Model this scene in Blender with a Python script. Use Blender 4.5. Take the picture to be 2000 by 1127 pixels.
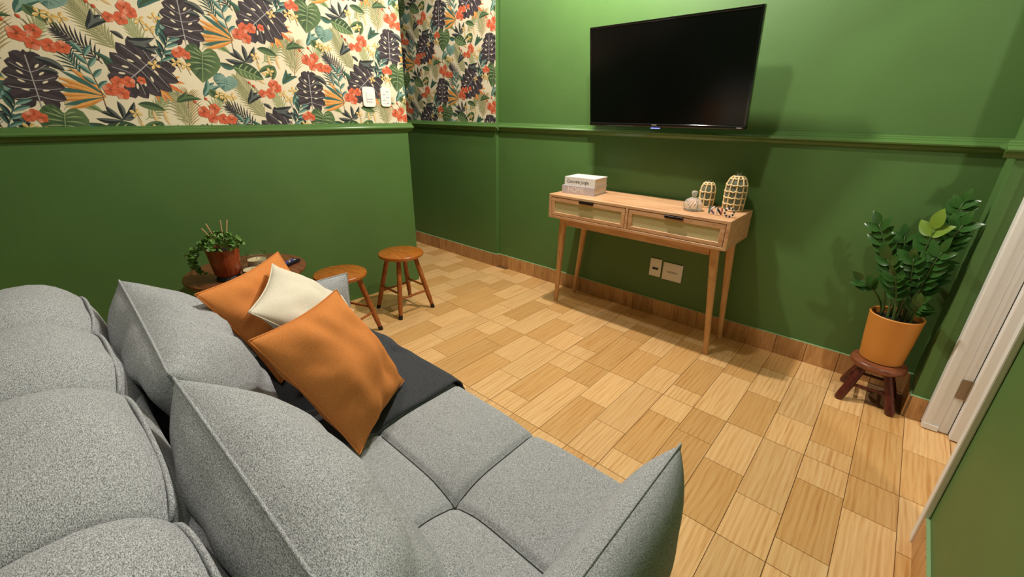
import bpy, bmesh, math, random
from mathutils import Vector, Matrix, noise

for o in list(bpy.data.objects): bpy.data.objects.remove(o)
SC = bpy.context.scene
COL = SC.collection
PI = math.pi

# ------------------------------------------------------------------ camera
CAM_H = 1.28
def camera():
    f, pitch, yaw, roll = 835.45, 0.39054277, 0.72710955, 0.01069579
    fw = Vector((-math.sin(yaw)*math.cos(pitch), math.cos(yaw)*math.cos(pitch), -math.sin(pitch)))
    rt = Vector((math.cos(yaw), math.sin(yaw), 0)); up = rt.cross(fw)
    c, s = math.cos(roll), math.sin(roll)
    a = c*rt + s*up; b = -s*rt + c*up
    cd = bpy.data.cameras.new('camera'); co = bpy.data.objects.new('camera', cd); COL.objects.link(co)
    cd.sensor_width = 36; cd.sensor_fit = 'HORIZONTAL'; cd.lens = f*36/2000; cd.clip_start = 0.02
    m = Matrix(((a.x, b.x, -fw.x, 0), (a.y, b.y, -fw.y, 0), (a.z, b.z, -fw.z, CAM_H), (0, 0, 0, 1)))
    co.matrix_world = m
    SC.camera = co
camera()

# ------------------------------------------------------------------ world and light
w = bpy.data.worlds.new('world'); SC.world = w; w.use_nodes = True
w.node_tree.nodes['Background'].inputs[0].default_value = (1.0, .93, .84, 1)
w.node_tree.nodes['Background'].inputs[1].default_value = 0.10
SC.view_settings.view_transform = 'Standard'; SC.view_settings.look = 'None'
SC.view_settings.gamma = 1.0; SC.view_settings.use_curve_mapping = False
SC.view_settings.exposure = 0.25

CEIL = 2.60
LAMPS = [  # x, y, watts, radius, cone in degrees, label
    (-1.00, 1.55, 40, .040, 168, 'white ceiling spotlight above the floor in front of the television'),
    (-1.42, 2.00, 132, .040, 168, 'white ceiling spotlight close to the television wall'),
    (-2.75, 2.28, 20, .05, 168, 'white ceiling spotlight at the passage wallpaper'),
    (-0.75, -0.15, 32, .06, 98, 'white ceiling spotlight above the back of the sofa'),
    (1.05, 0.95, 60, .06, 160, 'added unseen fill spotlight beyond the doorway, brightening the door frame'),  # made-up fill lamp, added to brighten the white door frame and leaf
]
LAMP_COLOR = (1.0, .93, .82)

# ------------------------------------------------------------------ materials
def lin(r, g=None, b=None):
    if g is None: r, g, b = r
    f = lambda c: (c/255/12.92) if c/255 <= .04045 else ((c/255+.055)/1.055)**2.4
    return (f(r), f(g), f(b), 1)

def base_mat(name, color, rough=.6, metal=0, spec=.5):
    m = bpy.data.materials.new(name); m.use_nodes = True
    b = m.node_tree.nodes['Principled BSDF']
    b.inputs['Base Color'].default_value = color
    b.inputs['Roughness'].default_value = rough
    b.inputs['Metallic'].default_value = metal
    b.inputs['Specular IOR Level'].default_value = spec
    return m

def node(m, t, **kw):
    n = m.node_tree.nodes.new(t)
    for k, v in kw.items(): setattr(n, k, v)
    return n

def link(m, a, b): m.node_tree.links.new(a, b)

def coords(m, scale=(1, 1, 1), random_shift=False):
    tc = node(m, 'ShaderNodeTexCoord'); mp = node(m, 'ShaderNodeMapping')
    mp.inputs['Scale'].default_value = scale
    link(m, tc.outputs['Object'], mp.inputs['Vector'])
    if random_shift:
        oi = node(m, 'ShaderNodeObjectInfo'); mu = node(m, 'ShaderNodeMath', operation='MULTIPLY')
        mu.inputs[1].default_value = 37.0
        link(m, oi.outputs['Random'], mu.inputs[0])
        cb = node(m, 'ShaderNodeCombineXYZ')
        for i in range(3): link(m, mu.outputs[0], cb.inputs[i])
        link(m, cb.outputs[0], mp.inputs['Location'])
    return mp.outputs[0]

def noise_tex(m, vec, scale, detail=4, rough=.6, distort=0):
    n = node(m, 'ShaderNodeTexNoise'); n.inputs['Scale'].default_value = scale
    n.inputs['Detail'].default_value = detail; n.inputs['Roughness'].default_value = rough
    n.inputs['Distortion'].default_value = distort
    link(m, vec, n.inputs['Vector']); return n.outputs['Fac']

def ramp(m, fac, stops):
    r = node(m, 'ShaderNodeValToRGB'); e = r.color_ramp.elements
    while len(e) < len(stops): e.new(.5)
    for el, (p, c) in zip(e, stops): el.position = p; el.color = c
    link(m, fac, r.inputs[0]); return r.outputs[0]

def bump(m, h, strength, dist=.001):
    b = node(m, 'ShaderNodeBump'); b.inputs['Strength'].default_value = strength
    b.inputs['Distance'].default_value = dist
    link(m, h, b.inputs['Height'])
    link(m, b.outputs[0], m.node_tree.nodes['Principled BSDF'].inputs['Normal'])

def mixc(m, fac, a, b, mode='MIX'):
    n = node(m, 'ShaderNodeMix', data_type='RGBA', blend_type=mode)
    if isinstance(fac, (int, float)): n.inputs[0].default_value = fac
    else: link(m, fac, n.inputs[0])
    for i, v in ((6, a), (7, b)):
        if isinstance(v, tuple): n.inputs[i].default_value = v
        else: link(m, v, n.inputs[i])
    return n.outputs[2]

def bc(m): return m.node_tree.nodes['Principled BSDF'].inputs['Base Color']

def paint(name, col, rough=.55, grain=.12):
    m = base_mat(name, col, rough)
    v = coords(m); n = noise_tex(m, v, 140, 3)
    bump(m, n, grain, .002)
    n2 = noise_tex(m, v, 2.2, 3)
    d = tuple(c*.93 for c in col[:3]) + (1,); l = tuple(c*1.06 for c in col[:3]) + (1,)
    link(m, ramp(m, n2, [(.3, d), (.7, l)]), bc(m))
    return m

def fabric(name, dark, mid, light, scale=1.0, strength=.5):
    m = base_mat(name, mid, .95, spec=.12)
    a = noise_tex(m, coords(m, (620*scale, 620*scale, 170*scale)), 1, 2, .6)
    b = noise_tex(m, coords(m, (190*scale, 560*scale, 560*scale)), 1, 2, .6)
    mx = node(m, 'ShaderNodeMath', operation='ADD'); link(m, a, mx.inputs[0]); link(m, b, mx.inputs[1])
    ml = node(m, 'ShaderNodeMath', operation='MULTIPLY'); link(m, mx.outputs[0], ml.inputs[0]); ml.inputs[1].default_value = .5
    link(m, ramp(m, ml.outputs[0], [(.38, dark), (.49, mid), (.60, light)]), bc(m))
    bump(m, ml.outputs[0], strength, .002)
    return m

def wood(name, c0, c1, c2, scale=(6, 6, 60), rough=.5, detail=5, obj_tint=False, dist=1.2):
    # grain runs along the axis with the smallest scale
    m = base_mat(name, c1, rough)
    v = coords(m, scale, True)
    n = noise_tex(m, v, 1, detail, .62, dist)
    colr = ramp(m, n, [(.30, c0), (.5, c1), (.72, c2)])
    if obj_tint:
        oi = node(m, 'ShaderNodeObjectInfo')
        colr = mixc(m, 1.0, colr, oi.outputs['Color'], 'MULTIPLY')
    link(m, colr, bc(m)); bump(m, n, .08, .002)
    return m

MT = {}
MT['green'] = paint('green_wall_paint', lin(79, 114, 58), .50)
MT['green_trim'] = base_mat('green_gloss_paint', lin(83, 118, 62), .25)
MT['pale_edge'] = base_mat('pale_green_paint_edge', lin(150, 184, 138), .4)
MT['cream_paper'] = paint('wallpaper_ground', lin(226, 214, 186), .7, .05)
MT['ceiling'] = paint('ceiling_white', lin(238, 236, 230), .8)
MT['white_paint'] = base_mat('white_gloss_paint', lin(234, 232, 230), .35)
MT['white_plastic'] = base_mat('white_plastic', lin(238, 235, 230), .35)
def tile_wood(name, c0, c1, c2, sc, along):
    m = base_mat(name, c1, .28)
    v = coords(m, tuple(sc), True)
    n1 = noise_tex(m, v, 1, 6, .65, .8)
    v2 = coords(m, (1, .20, 1) if along == 'Y' else (1, 1, .25), True)
    wv = node(m, 'ShaderNodeTexWave', wave_type='BANDS', bands_direction='X'); link(m, v2, wv.inputs['Vector'])
    wv.inputs['Scale'].default_value = 16; wv.inputs['Distortion'].default_value = 9; wv.inputs['Detail'].default_value = 2; wv.inputs['Detail Scale'].default_value = .8
    a = node(m, 'ShaderNodeMath', operation='MULTIPLY_ADD'); link(m, wv.outputs['Fac'], a.inputs[0]); a.inputs[1].default_value = .14; a.inputs[2].default_value = -.07
    b = node(m, 'ShaderNodeMath', operation='ADD'); link(m, n1, b.inputs[0]); link(m, a.outputs[0], b.inputs[1])
    colr = ramp(m, b.outputs[0], [(.24, c0), (.46, c1), (.72, c2)])
    oi = node(m, 'ShaderNodeObjectInfo')
    link(m, mixc(m, 1.0, colr, oi.outputs['Color'], 'MULTIPLY'), bc(m)); return m
MT['tile'] = tile_wood('wood_print_tile', lin(198, 144, 86), lin(224, 178, 121), lin(234, 196, 142), (95, 3.0, 95), 'Y')
MT['skirt'] = wood('wood_print_skirting_tile', lin(160, 112, 66), lin(188, 140, 90), lin(208, 165, 112), (34, 34, 5), .32, 6, True)
MT['grout'] = base_mat('brown_grout', lin(128, 92, 58), .9)
MT['sofa'] = fabric('grey_melange_fabric', lin(92, 94, 97), lin(156, 159, 163), lin(208, 211, 215), 1.5, .6)
MT['seam'] = base_mat('dark_seam_thread', lin(58, 60, 60), .95)
MT['throw'] = fabric('charcoal_throw_fabric', lin(44, 46, 50), lin(64, 67, 72), lin(86, 88, 92), 1.6, .6)
MT['orange_fab'] = fabric('rust_orange_canvas', lin(196, 120, 60), lin(208, 131, 70), lin(218, 142, 80), 1.2, .15)
MT['cream_fab'] = fabric('cream_canvas', lin(206, 198, 178), lin(218, 210, 192), lin(228, 222, 206), 1.2, .15)
MT['oak'] = wood('light_oak', lin(186, 132, 92), lin(211, 162, 120), lin(226, 184, 144), (3.2, 30, 30), .45, 5)
MT['oak_leg'] = wood('light_oak_leg', lin(182, 130, 80), lin(205, 155, 104), lin(218, 172, 122), (40, 40, 4), .45, 5)
MT['rattan'] = None
MT['black_metal'] = base_mat('black_metal', lin(38, 30, 28), .4, .6)
MT['honey'] = wood('honey_varnished_wood', lin(142, 78, 24), lin(172, 98, 32), lin(190, 116, 44), (10, 60, 60), .26, 5)
MT['honey_leg'] = wood('honey_turned_wood', lin(128, 66, 26), lin(156, 86, 38), lin(176, 104, 50), (50, 50, 8), .28, 5)
MT['mahogany'] = wood('dark_mahogany', lin(58, 20, 16), lin(84, 34, 26), lin(104, 48, 36), (40, 40, 8), .25, 5)
MT['mahogany_top'] = wood('worn_mahogany_seat', lin(92, 46, 30), lin(128, 72, 46), lin(150, 92, 62), (8, 50, 50), .32, 5)
MT['table_wood'] = wood('red_brown_table_wood', lin(92, 50, 30), lin(122, 70, 42), lin(142, 86, 54), (8, 50, 50), .35, 5)
MT['terracotta'] = paint('ochre_terracotta', lin(206, 136, 58), .55, .08)
MT['redpot'] = wood('red_wood_pot', lin(108, 42, 18), lin(146, 62, 28), lin(168, 80, 40), (60, 60, 6), .3, 4)
MT['soil'] = base_mat('dark_soil', lin(38, 28, 22), 1)
MT['rubber'] = base_mat('black_rubber', lin(22, 18, 18), .6)
MT['tv_body'] = base_mat('tv_black_gloss', lin(12, 12, 13), .09)
MT['tv_screen'] = base_mat('tv_screen_glass', lin(5, 5, 6), .16, spec=.35)
MT['tv_edge'] = base_mat('tv_grey_edge', lin(92, 92, 94), .25, .6)
MT['silver_print'] = base_mat('silver_print', lin(190, 190, 192), .4)
MT['led'] = base_mat('standby_led', lin(120, 130, 230), .4)
_b = MT['led'].node_tree.nodes['Principled BSDF']; _b.inputs['Emission Color'].default_value = (.25, .3, 1, 1); _b.inputs['Emission Strength'].default_value = 1.2
MT['book_white'] = base_mat('white_book_cover', lin(226, 224, 220), .5)
MT['book_lilac'] = base_mat('lilac_grey_book_cover', lin(188, 178, 184), .55)
MT['paper'] = base_mat('book_pages', lin(226, 214, 200), .8)
MT['ink'] = base_mat('dark_ink', lin(58, 56, 60), .7)
MT['pale_ink'] = base_mat('pale_ink', lin(228, 218, 214), .7)
MT['wicker'] = base_mat('natural_wicker', lin(226, 200, 150), .7)
MT['stick'] = base_mat('reed_stick', lin(216, 172, 132), .8)
MT['wax'] = base_mat('candle_wax', lin(224, 208, 172), .5)
MT['leaf'] = base_mat('glossy_green_leaf', lin(48, 86, 36), .2)
MT['leaf_light'] = base_mat('young_green_leaf', lin(104, 132, 44), .3)
MT['stem'] = base_mat('green_stem', lin(72, 96, 48), .5)
MT['smallleaf'] = base_mat('small_bright_leaf', lin(98, 138, 60), .5)
MT['hinge'] = base_mat('aged_steel', lin(150, 136, 120), .4, .8)
MT['stripe_black'] = base_mat('black_enamel', lin(30, 28, 34), .3)
MT['enamel_white'] = base_mat('white_enamel', lin(226, 222, 222), .3)
MT['enamel_teal'] = base_mat('teal_enamel', lin(60, 112, 118), .3)
MT['enamel_purple'] = base_mat('purple_enamel', lin(120, 92, 160), .3)
MT['enamel_pink'] = base_mat('pink_enamel', lin(208, 122, 118), .3)
MT['remote_black'] = base_mat('remote_black_plastic', lin(24, 20, 34), .35)
MT['remote_key'] = base_mat('remote_violet_key', lin(96, 86, 190), .4)
def glass_mat(name, col, rough=.03, ior=1.45):
    m = base_mat(name, col, rough); b = m.node_tree.nodes['Principled BSDF']
    b.inputs['Transmission Weight'].default_value = 1; b.inputs['IOR'].default_value = ior
    return m
MT['cut_glass'] = glass_mat('cut_crystal', (.97, .96, .94, 1), .18, 1.3)
MT['cut_glass'].node_tree.nodes['Principled BSDF'].inputs['Transmission Weight'].default_value = .75
MT['glass'] = glass_mat('clear_glass', (.95, .95, .93, 1), .03, 1.25)
MT['glass_green'] = glass_mat('green_tinted_glass', (.34, .38, .31, 1), .08, 1.35)
MT['glass_green'].node_tree.nodes['Principled BSDF'].inputs['Transmission Weight'].default_value = .6
def rattan():
    m = base_mat('cane_webbing', lin(214, 202, 158), .8)
    v = coords(m, (1, 1, 1))
    ws = []
    for rot in (.785, -.785):
        mp = node(m, 'ShaderNodeMapping'); mp.inputs['Rotation'].default_value = (0, rot, 0)
        link(m, v, mp.inputs['Vector'])
        wv = node(m, 'ShaderNodeTexWave', wave_type='BANDS', bands_direction='X')
        wv.inputs['Scale'].default_value = 42; link(m, mp.outputs[0], wv.inputs['Vector']); ws.append(wv.outputs['Fac'])
    mu = node(m, 'ShaderNodeMath', operation='MULTIPLY'); link(m, ws[0], mu.inputs[0]); link(m, ws[1], mu.inputs[1])
    link(m, ramp(m, mu.outputs[0], [(.1, lin(188, 172, 124)), (.5, lin(220, 208, 166)), (.8, lin(232, 224, 190))]), bc(m))
    bump(m, mu.outputs[0], .6, .001)
    return m
MT['rattan'] = rattan()
def vcol_mat():
    m = base_mat('wallpaper_print', (1, 1, 1, 1), .7, spec=.3)
    a = node(m, 'ShaderNodeAttribute', attribute_name='Col')
    n = noise_tex(m, coords(m), 60, 4)
    c = mixc(m, .35, a.outputs['Color'], ramp(m, n, [(.3, (.72, .72, .72, 1)), (.7, (1.2, 1.2, 1.2, 1))]), 'MULTIPLY')
    link(m, c, bc(m)); return m
MT['print'] = vcol_mat()

# ------------------------------------------------------------------ helpers
def obj(name, bm, mat, parent=None, smooth=False, loc=None):
    me = bpy.data.meshes.new(name)
    if isinstance(bm, bmesh.types.BMesh):
        bmesh.ops.recalc_face_normals(bm, faces=bm.faces)
        bm.to_mesh(me); bm.free()
    else:
        me.from_pydata(bm[0], [], bm[1])
    me.materials.append(MT[mat] if isinstance(mat, str) else mat)
    if smooth:
        for p in me.polygons: p.use_smooth = True
        if smooth != True:
            me.set_sharp_from_angle(angle=math.radians(smooth))
    return place(name, me, parent, loc)

def place(name, me, parent=None, loc=None):
    o = bpy.data.objects.new(name, me); COL.objects.link(o)
    if loc is not None: o.location = loc
    if parent is not None: o.parent = parent
    return o

def tag(o, label, cat, group=None):
    o['label'] = label; o['category'] = cat
    if group: o['group'] = group
    return o

def thing(name, label, cat, loc=(0, 0, 0), group=None):
    o = bpy.data.objects.new(name, None); COL.objects.link(o); o.location = loc
    o.empty_display_size = .1
    return tag(o, label, cat, group)

def struct(o): o['kind'] = 'structure'; return o

def NB(): return bmesh.new()

def box(bm, x0, x1, y0, y1, z0, z1, bev=0, seg=2):
    v = [bm.verts.new((x, y, z)) for x in (x0, x1) for y in (y0, y1) for z in (z0, z1)]
    fs = [bm.faces.new([v[i] for i in q]) for q in ((0, 1, 3, 2), (4, 6, 7, 5), (0, 4, 5, 1), (2, 3, 7, 6), (0, 2, 6, 4), (1, 5, 7, 3))]
    if bev:
        es = list({e for f in fs for e in f.edges})
        bmesh.ops.bevel(bm, geom=es, offset=bev, segments=seg, affect='EDGES', profile=.5)
    return bm

def B(*a, **k): return box(NB(), *a, **k)

def lathe(bm, prof, cx=0, cy=0, n=32, cap0=True, cap1=True):
    rings = []
    for r, z in prof:
        if r < 1e-5: rings.append([bm.verts.new((cx, cy, z))])
        else: rings.append([bm.verts.new((cx+r*math.cos(2*PI*i/n), cy+r*math.sin(2*PI*i/n), z)) for i in range(n)])
    for a, b in zip(rings, rings[1:]):
        for i in range(n):
            j = (i+1) % n
            q = [a[i % len(a)], a[j % len(a)], b[j % len(b)], b[i % len(b)]]
            u = []
            for x in q:
                if x not in u: u.append(x)
            if len(u) > 2: bm.faces.new(u)
    if cap0 and len(rings[0]) > 1: bm.faces.new(rings[0][::-1])
    if cap1 and len(rings[-1]) > 1: bm.faces.new(rings[-1])
    return bm

def tube(bm, pts, rad, n=8, closed=False, cap=True):
    pts = [Vector(p) for p in pts]; m = len(pts); rings = []
    rr = rad if isinstance(rad, (list, tuple)) else [rad]*m
    up = Vector((0, 0, 1)); prev = None
    for i, p in enumerate(pts):
        if closed: d = (pts[(i+1) % m]-pts[i-1])
        else: d = pts[min(i+1, m-1)]-pts[max(i-1, 0)]
        d.normalize()
        if prev is None:
            a = d.cross(up)
            if a.length < .05: a = d.cross(Vector((1, 0, 0)))
        else: a = prev - d*prev.dot(d)
        a.normalize(); prev = a; b = d.cross(a)
        rings.append([bm.verts.new(p+(a*math.cos(2*PI*k/n)+b*math.sin(2*PI*k/n))*rr[i]) for k in range(n)])
    pr = list(zip(rings, rings[1:])) + ([(rings[-1], rings[0])] if closed else [])
    for r0, r1 in pr:
        for k in range(n):
            bm.faces.new([r0[k], r0[(k+1) % n], r1[(k+1) % n], r1[k]])
    if cap and not closed: bm.faces.new(rings[0][::-1]); bm.faces.new(rings[-1])
    return bm

def extrude_profile(bm, prof, p0, p1, out):
    """closed 2D profile (o,z) swept from p0 to p1; out = unit vector in plan."""
    a = [bm.verts.new((p0[0]+out[0]*o, p0[1]+out[1]*o, z)) for o, z in prof]
    b = [bm.verts.new((p1[0]+out[0]*o, p1[1]+out[1]*o, z)) for o, z in prof]
    n = len(prof)
    for i in range(n):
        bm.faces.new([a[i], a[(i+1) % n], b[(i+1) % n], b[i]])
    bm.faces.new(a[::-1]); bm.faces.new(b)
    return bm

def text_mesh(name, s, size, mat, parent, loc, rot, depth=.0004, sx=1.0):
    cu = bpy.data.curves.new(name, 'FONT'); cu.body = s; cu.size = size; cu.extrude = depth; cu.align_x = 'CENTER'; cu.align_y = 'CENTER'
    t = bpy.data.objects.new(name, cu); COL.objects.link(t)
    dg = bpy.context.evaluated_depsgraph_get()
    me = bpy.data.meshes.new_from_object(t.evaluated_get(dg))
    bpy.data.objects.remove(t); bpy.data.curves.remove(cu)
    me.materials.clear(); me.materials.append(MT[mat])
    o = place(name, me, parent, loc); o.rotation_euler = rot; o.scale = (sx, 1, 1)
    return o

# ------------------------------------------------------------------ room shell
XL, XR, YB, YF = -2.76, .34, 2.65, -1.40     # left wall, right wall, back (TV) wall, wall behind the camera
YBL, XJ, YLE = 2.62, -2.52, 1.95             # proud part of back wall, its edge, free end of the left wall
XS, YS = .285, 2.42                          # stub between TV wall and doorway
RAIL = 1.20

wall_back = struct(obj('wall_back', B(XJ, 1.7, YB, YB+.15, 0, CEIL), 'green'))
wall_pass = struct(obj('wall_back_passage', B(-4.3, XJ, YBL, YB+.15, 0, CEIL), 'green'))
wall_left = struct(obj('wall_left', B(XL-.15, XL, YF, YLE, 0, CEIL), 'green'))
struct(obj('wall_passage_end', B(-4.45, -4.3, YF, YB+.15, 0, CEIL), 'green'))
struct(obj('wall_stub', B(XS, .398, YS, YB, 0, CEIL), 'green'))
wall_right = struct(obj('wall_right', B(XR, XR+.12, YF, 1.625, 0, CEIL), 'green'))
struct(obj('wall_right_lintel', B(XR, XR+.12, 1.625, YS, 2.12, CEIL), 'green'))
struct(obj('wall_rear', B(-4.45, 1.7, YF-.15, YF, 0, CEIL), 'green'))
struct(obj('wall_far_right', B(1.7, 1.85, YF-.15, YB+.15, 0, CEIL), 'white_paint'))
struct(obj('ceiling', B(-4.45, 1.85, YF-.15, YB+.15, CEIL, CEIL+.1), 'ceiling'))
floor = struct(obj('floor', B(-4.45, 1.85, YF-.15, YB+.15, -.05, -.003), 'grout'))

# floor tiles: the print of each 60 cm tile is split into nine staves by fine joints
random.seed(4)
PX, PY, X0, Y0 = .598, .608, -.009, 1.204
STAVES = [[0, .118, .452, PY], [0, .410, PY], [0, .320, PY], [0, .226, PY]]
TONE = [[1.06, .89, 1.08], [1.06, .88], [.90, 1.08], [1.05, .99]]
GAP = .0011
def inside_floor(x0, x1, y0, y1):
    return x0 < 1.1 and x1 > -4.2
plank_cache = {}
rest = NB()
def plank_mesh(wd, dp):
    k = (round(wd, 3), round(dp, 3))
    if k not in plank_cache:
        me = bpy.data.meshes.new('floor_plank')
        bm = B(-wd/2, wd/2, -dp/2, dp/2, -.003, 0)
        bm.to_mesh(me); bm.free(); me.materials.append(MT['tile']); plank_cache[k] = me
    return plank_cache[k]
for ti in range(-8, 3):
    for tj in range(-5, 3):
        for c in range(4):
            x0 = X0 + ti*PX + c*PX/4; x1 = x0 + PX/4
            for s in range(len(STAVES[c])-1):
                y0 = Y0 + tj*PY + STAVES[c][s]; y1 = Y0 + tj*PY + STAVES[c][s+1]
                t = TONE[c][s]
                if c == 1 and s == 0 and (ti+tj) % 2 == 1: t = .89
                t *= random.uniform(.95, 1.05)
                gx = .0016 if c == 0 else GAP; gy = .0016 if s == 0 else GAP
                a0, a1, b0, b1 = x0+gx, x1-GAP, y0+gy, y1-GAP
                ymax = YB-.012 if a0 > XJ else YBL-.012
                if a1 > XS-.01 and a0 < .40: ymax = YS-.012
                if a0 > .398: ymax = YB-.012
                b1 = min(b1, ymax)
                a0 = max(a0, -4.25); a1 = min(a1, 1.65); b0 = max(b0, YF+.02)
                if a1-a0 < .01 or b1-b0 < .01: continue
                near = b1 > .74 and a0 > -3.8 and a1 < .62 and not (a1 < -2.75 and b1 < 1.9)
                if near:
                    o = place('floor_plank', plank_mesh(a1-a0, b1-b0), floor, ((a0+a1)/2, (b0+b1)/2, 0))
                    o.color = (t, t*(.92 if t < .95 else 1.0), t*(.78 if t < .95 else 1.0), 1)
                else: box(rest, a0, a1, b0, b1, -.003, 0)
o = obj('floor_planks', rest, 'tile', floor); o['kind'] = 'stuff'; o['label'] = 'remaining wood print floor staves behind the sofa and in the passage'

# skirting tiles
SKH = .113
def skirting(name, a0, a1, fixed, out, axis, step=PX/4, start=X0):
    """pieces along x (axis 0) or y (axis 1); fixed = wall face; out = +-1 into the room"""
    lo, hi = sorted((fixed, fixed+out*.006))
    base = struct(obj(name, B(a0, a1, lo, hi, 0, SKH) if axis == 0 else B(lo, hi, a0, a1, 0, SKH), 'grout'))
    lo2, hi2 = sorted((fixed, fixed+out*.012))
    k = math.floor((a0-start)/step)
    while start+k*step < a1-.002:
        p0 = max(a0, start+k*step)+.0012; p1 = min(a1, start+(k+1)*step)-.0012; k += 1
        if p1-p0 < .01: continue
        bm = B(p0, p1, lo2, hi2, .001, SKH) if axis == 0 else B(lo2, hi2, p0, p1, .001, SKH)
        o = obj('skirting_tile', bm, 'skirt', base)
        t = random.choice((.82, .9, .96, 1.04, 1.08)); o.color = (t, t*.98, t*.95, 1)
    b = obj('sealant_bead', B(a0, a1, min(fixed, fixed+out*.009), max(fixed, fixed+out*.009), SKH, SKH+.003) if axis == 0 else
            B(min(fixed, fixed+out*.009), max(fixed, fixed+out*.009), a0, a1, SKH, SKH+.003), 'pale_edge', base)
    return base
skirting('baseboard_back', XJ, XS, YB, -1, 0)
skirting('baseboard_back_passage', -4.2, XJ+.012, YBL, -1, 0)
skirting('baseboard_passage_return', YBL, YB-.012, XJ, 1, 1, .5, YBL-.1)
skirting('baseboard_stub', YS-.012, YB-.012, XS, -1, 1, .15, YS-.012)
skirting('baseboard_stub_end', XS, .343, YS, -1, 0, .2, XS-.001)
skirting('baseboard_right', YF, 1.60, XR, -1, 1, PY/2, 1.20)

# dado rail
RP = [(0, 1.204), (.010, 1.199), (.0105, 1.1955), (.020, 1.190), (.0205, 1.1865), (.033, 1.179), (.036, 1.174), (.034, 1.168),
      (.024, 1.166), (.014, 1.160), (.010, 1.150), (.006, 1.145), (0, 1.143)]
def rail(name, p0, p1, out):
    return struct(obj(name, extrude_profile(NB(), RP, p0, p1, out), 'green_trim', smooth=35))
rail('trim_1', (XJ, YB), (XS, YB), (0, -1))
rail('trim_2', (-4.3, YBL), (XJ+.030, YBL), (0, -1))
rail('trim_3', (XL, YF), (XL, YLE+.03), (1, 0))
rail('trim_4', (XS, YS), (XS, YB), (-1, 0))
rail('trim_5', (XS-.036, YS), (.345, YS), (0, -1))

# doorway in the right wall, white frame and leaf
dj = struct(obj('trim_6', B(.343, .372, 2.362, YS, .004, 2.15, bev=.006), 'white_paint'))
obj('casing_board', B(.368, .399, 2.368, YS, .004, 2.15, bev=.003), 'white_paint', dj)
obj('jamb_board', B(.399, .432, 2.372, YS+.06, .004, 2.15, bev=.002), 'white_paint', dj)
obj('plinth_block', B(.345, .398, 2.360, 2.366, .004, .030, bev=.002), 'white_paint', dj)
hg = obj('hinge', B(.402, .430, 2.3665, 2.372, .185, .275, bev=.001), 'hinge', dj)
obj('hinge_pin', lathe(NB(), [(.006, .183), (.006, .277)], .4335, 2.364, 12), 'hinge', hg, smooth=40)
d1 = struct(obj('door_1', B(.4335, 1.15, 2.328, 2.3715, .006, 2.10, bev=.003), 'white_paint'))
for z0, z1 in ((.15, .95), (1.05, 1.95)):
    obj('door_panel', B(.54, 1.05, 2.324, 2.329, z0, z1, bev=.002), 'white_paint', d1)
d2 = struct(obj('trim_7', B(.322, .3395, 1.597, 1.630, .0, 2.15, bev=.004), 'white_paint'))
obj('jamb_board', B(.3395, .46, 1.626, 1.640, .0, 2.12), 'white_paint', d2)

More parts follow.
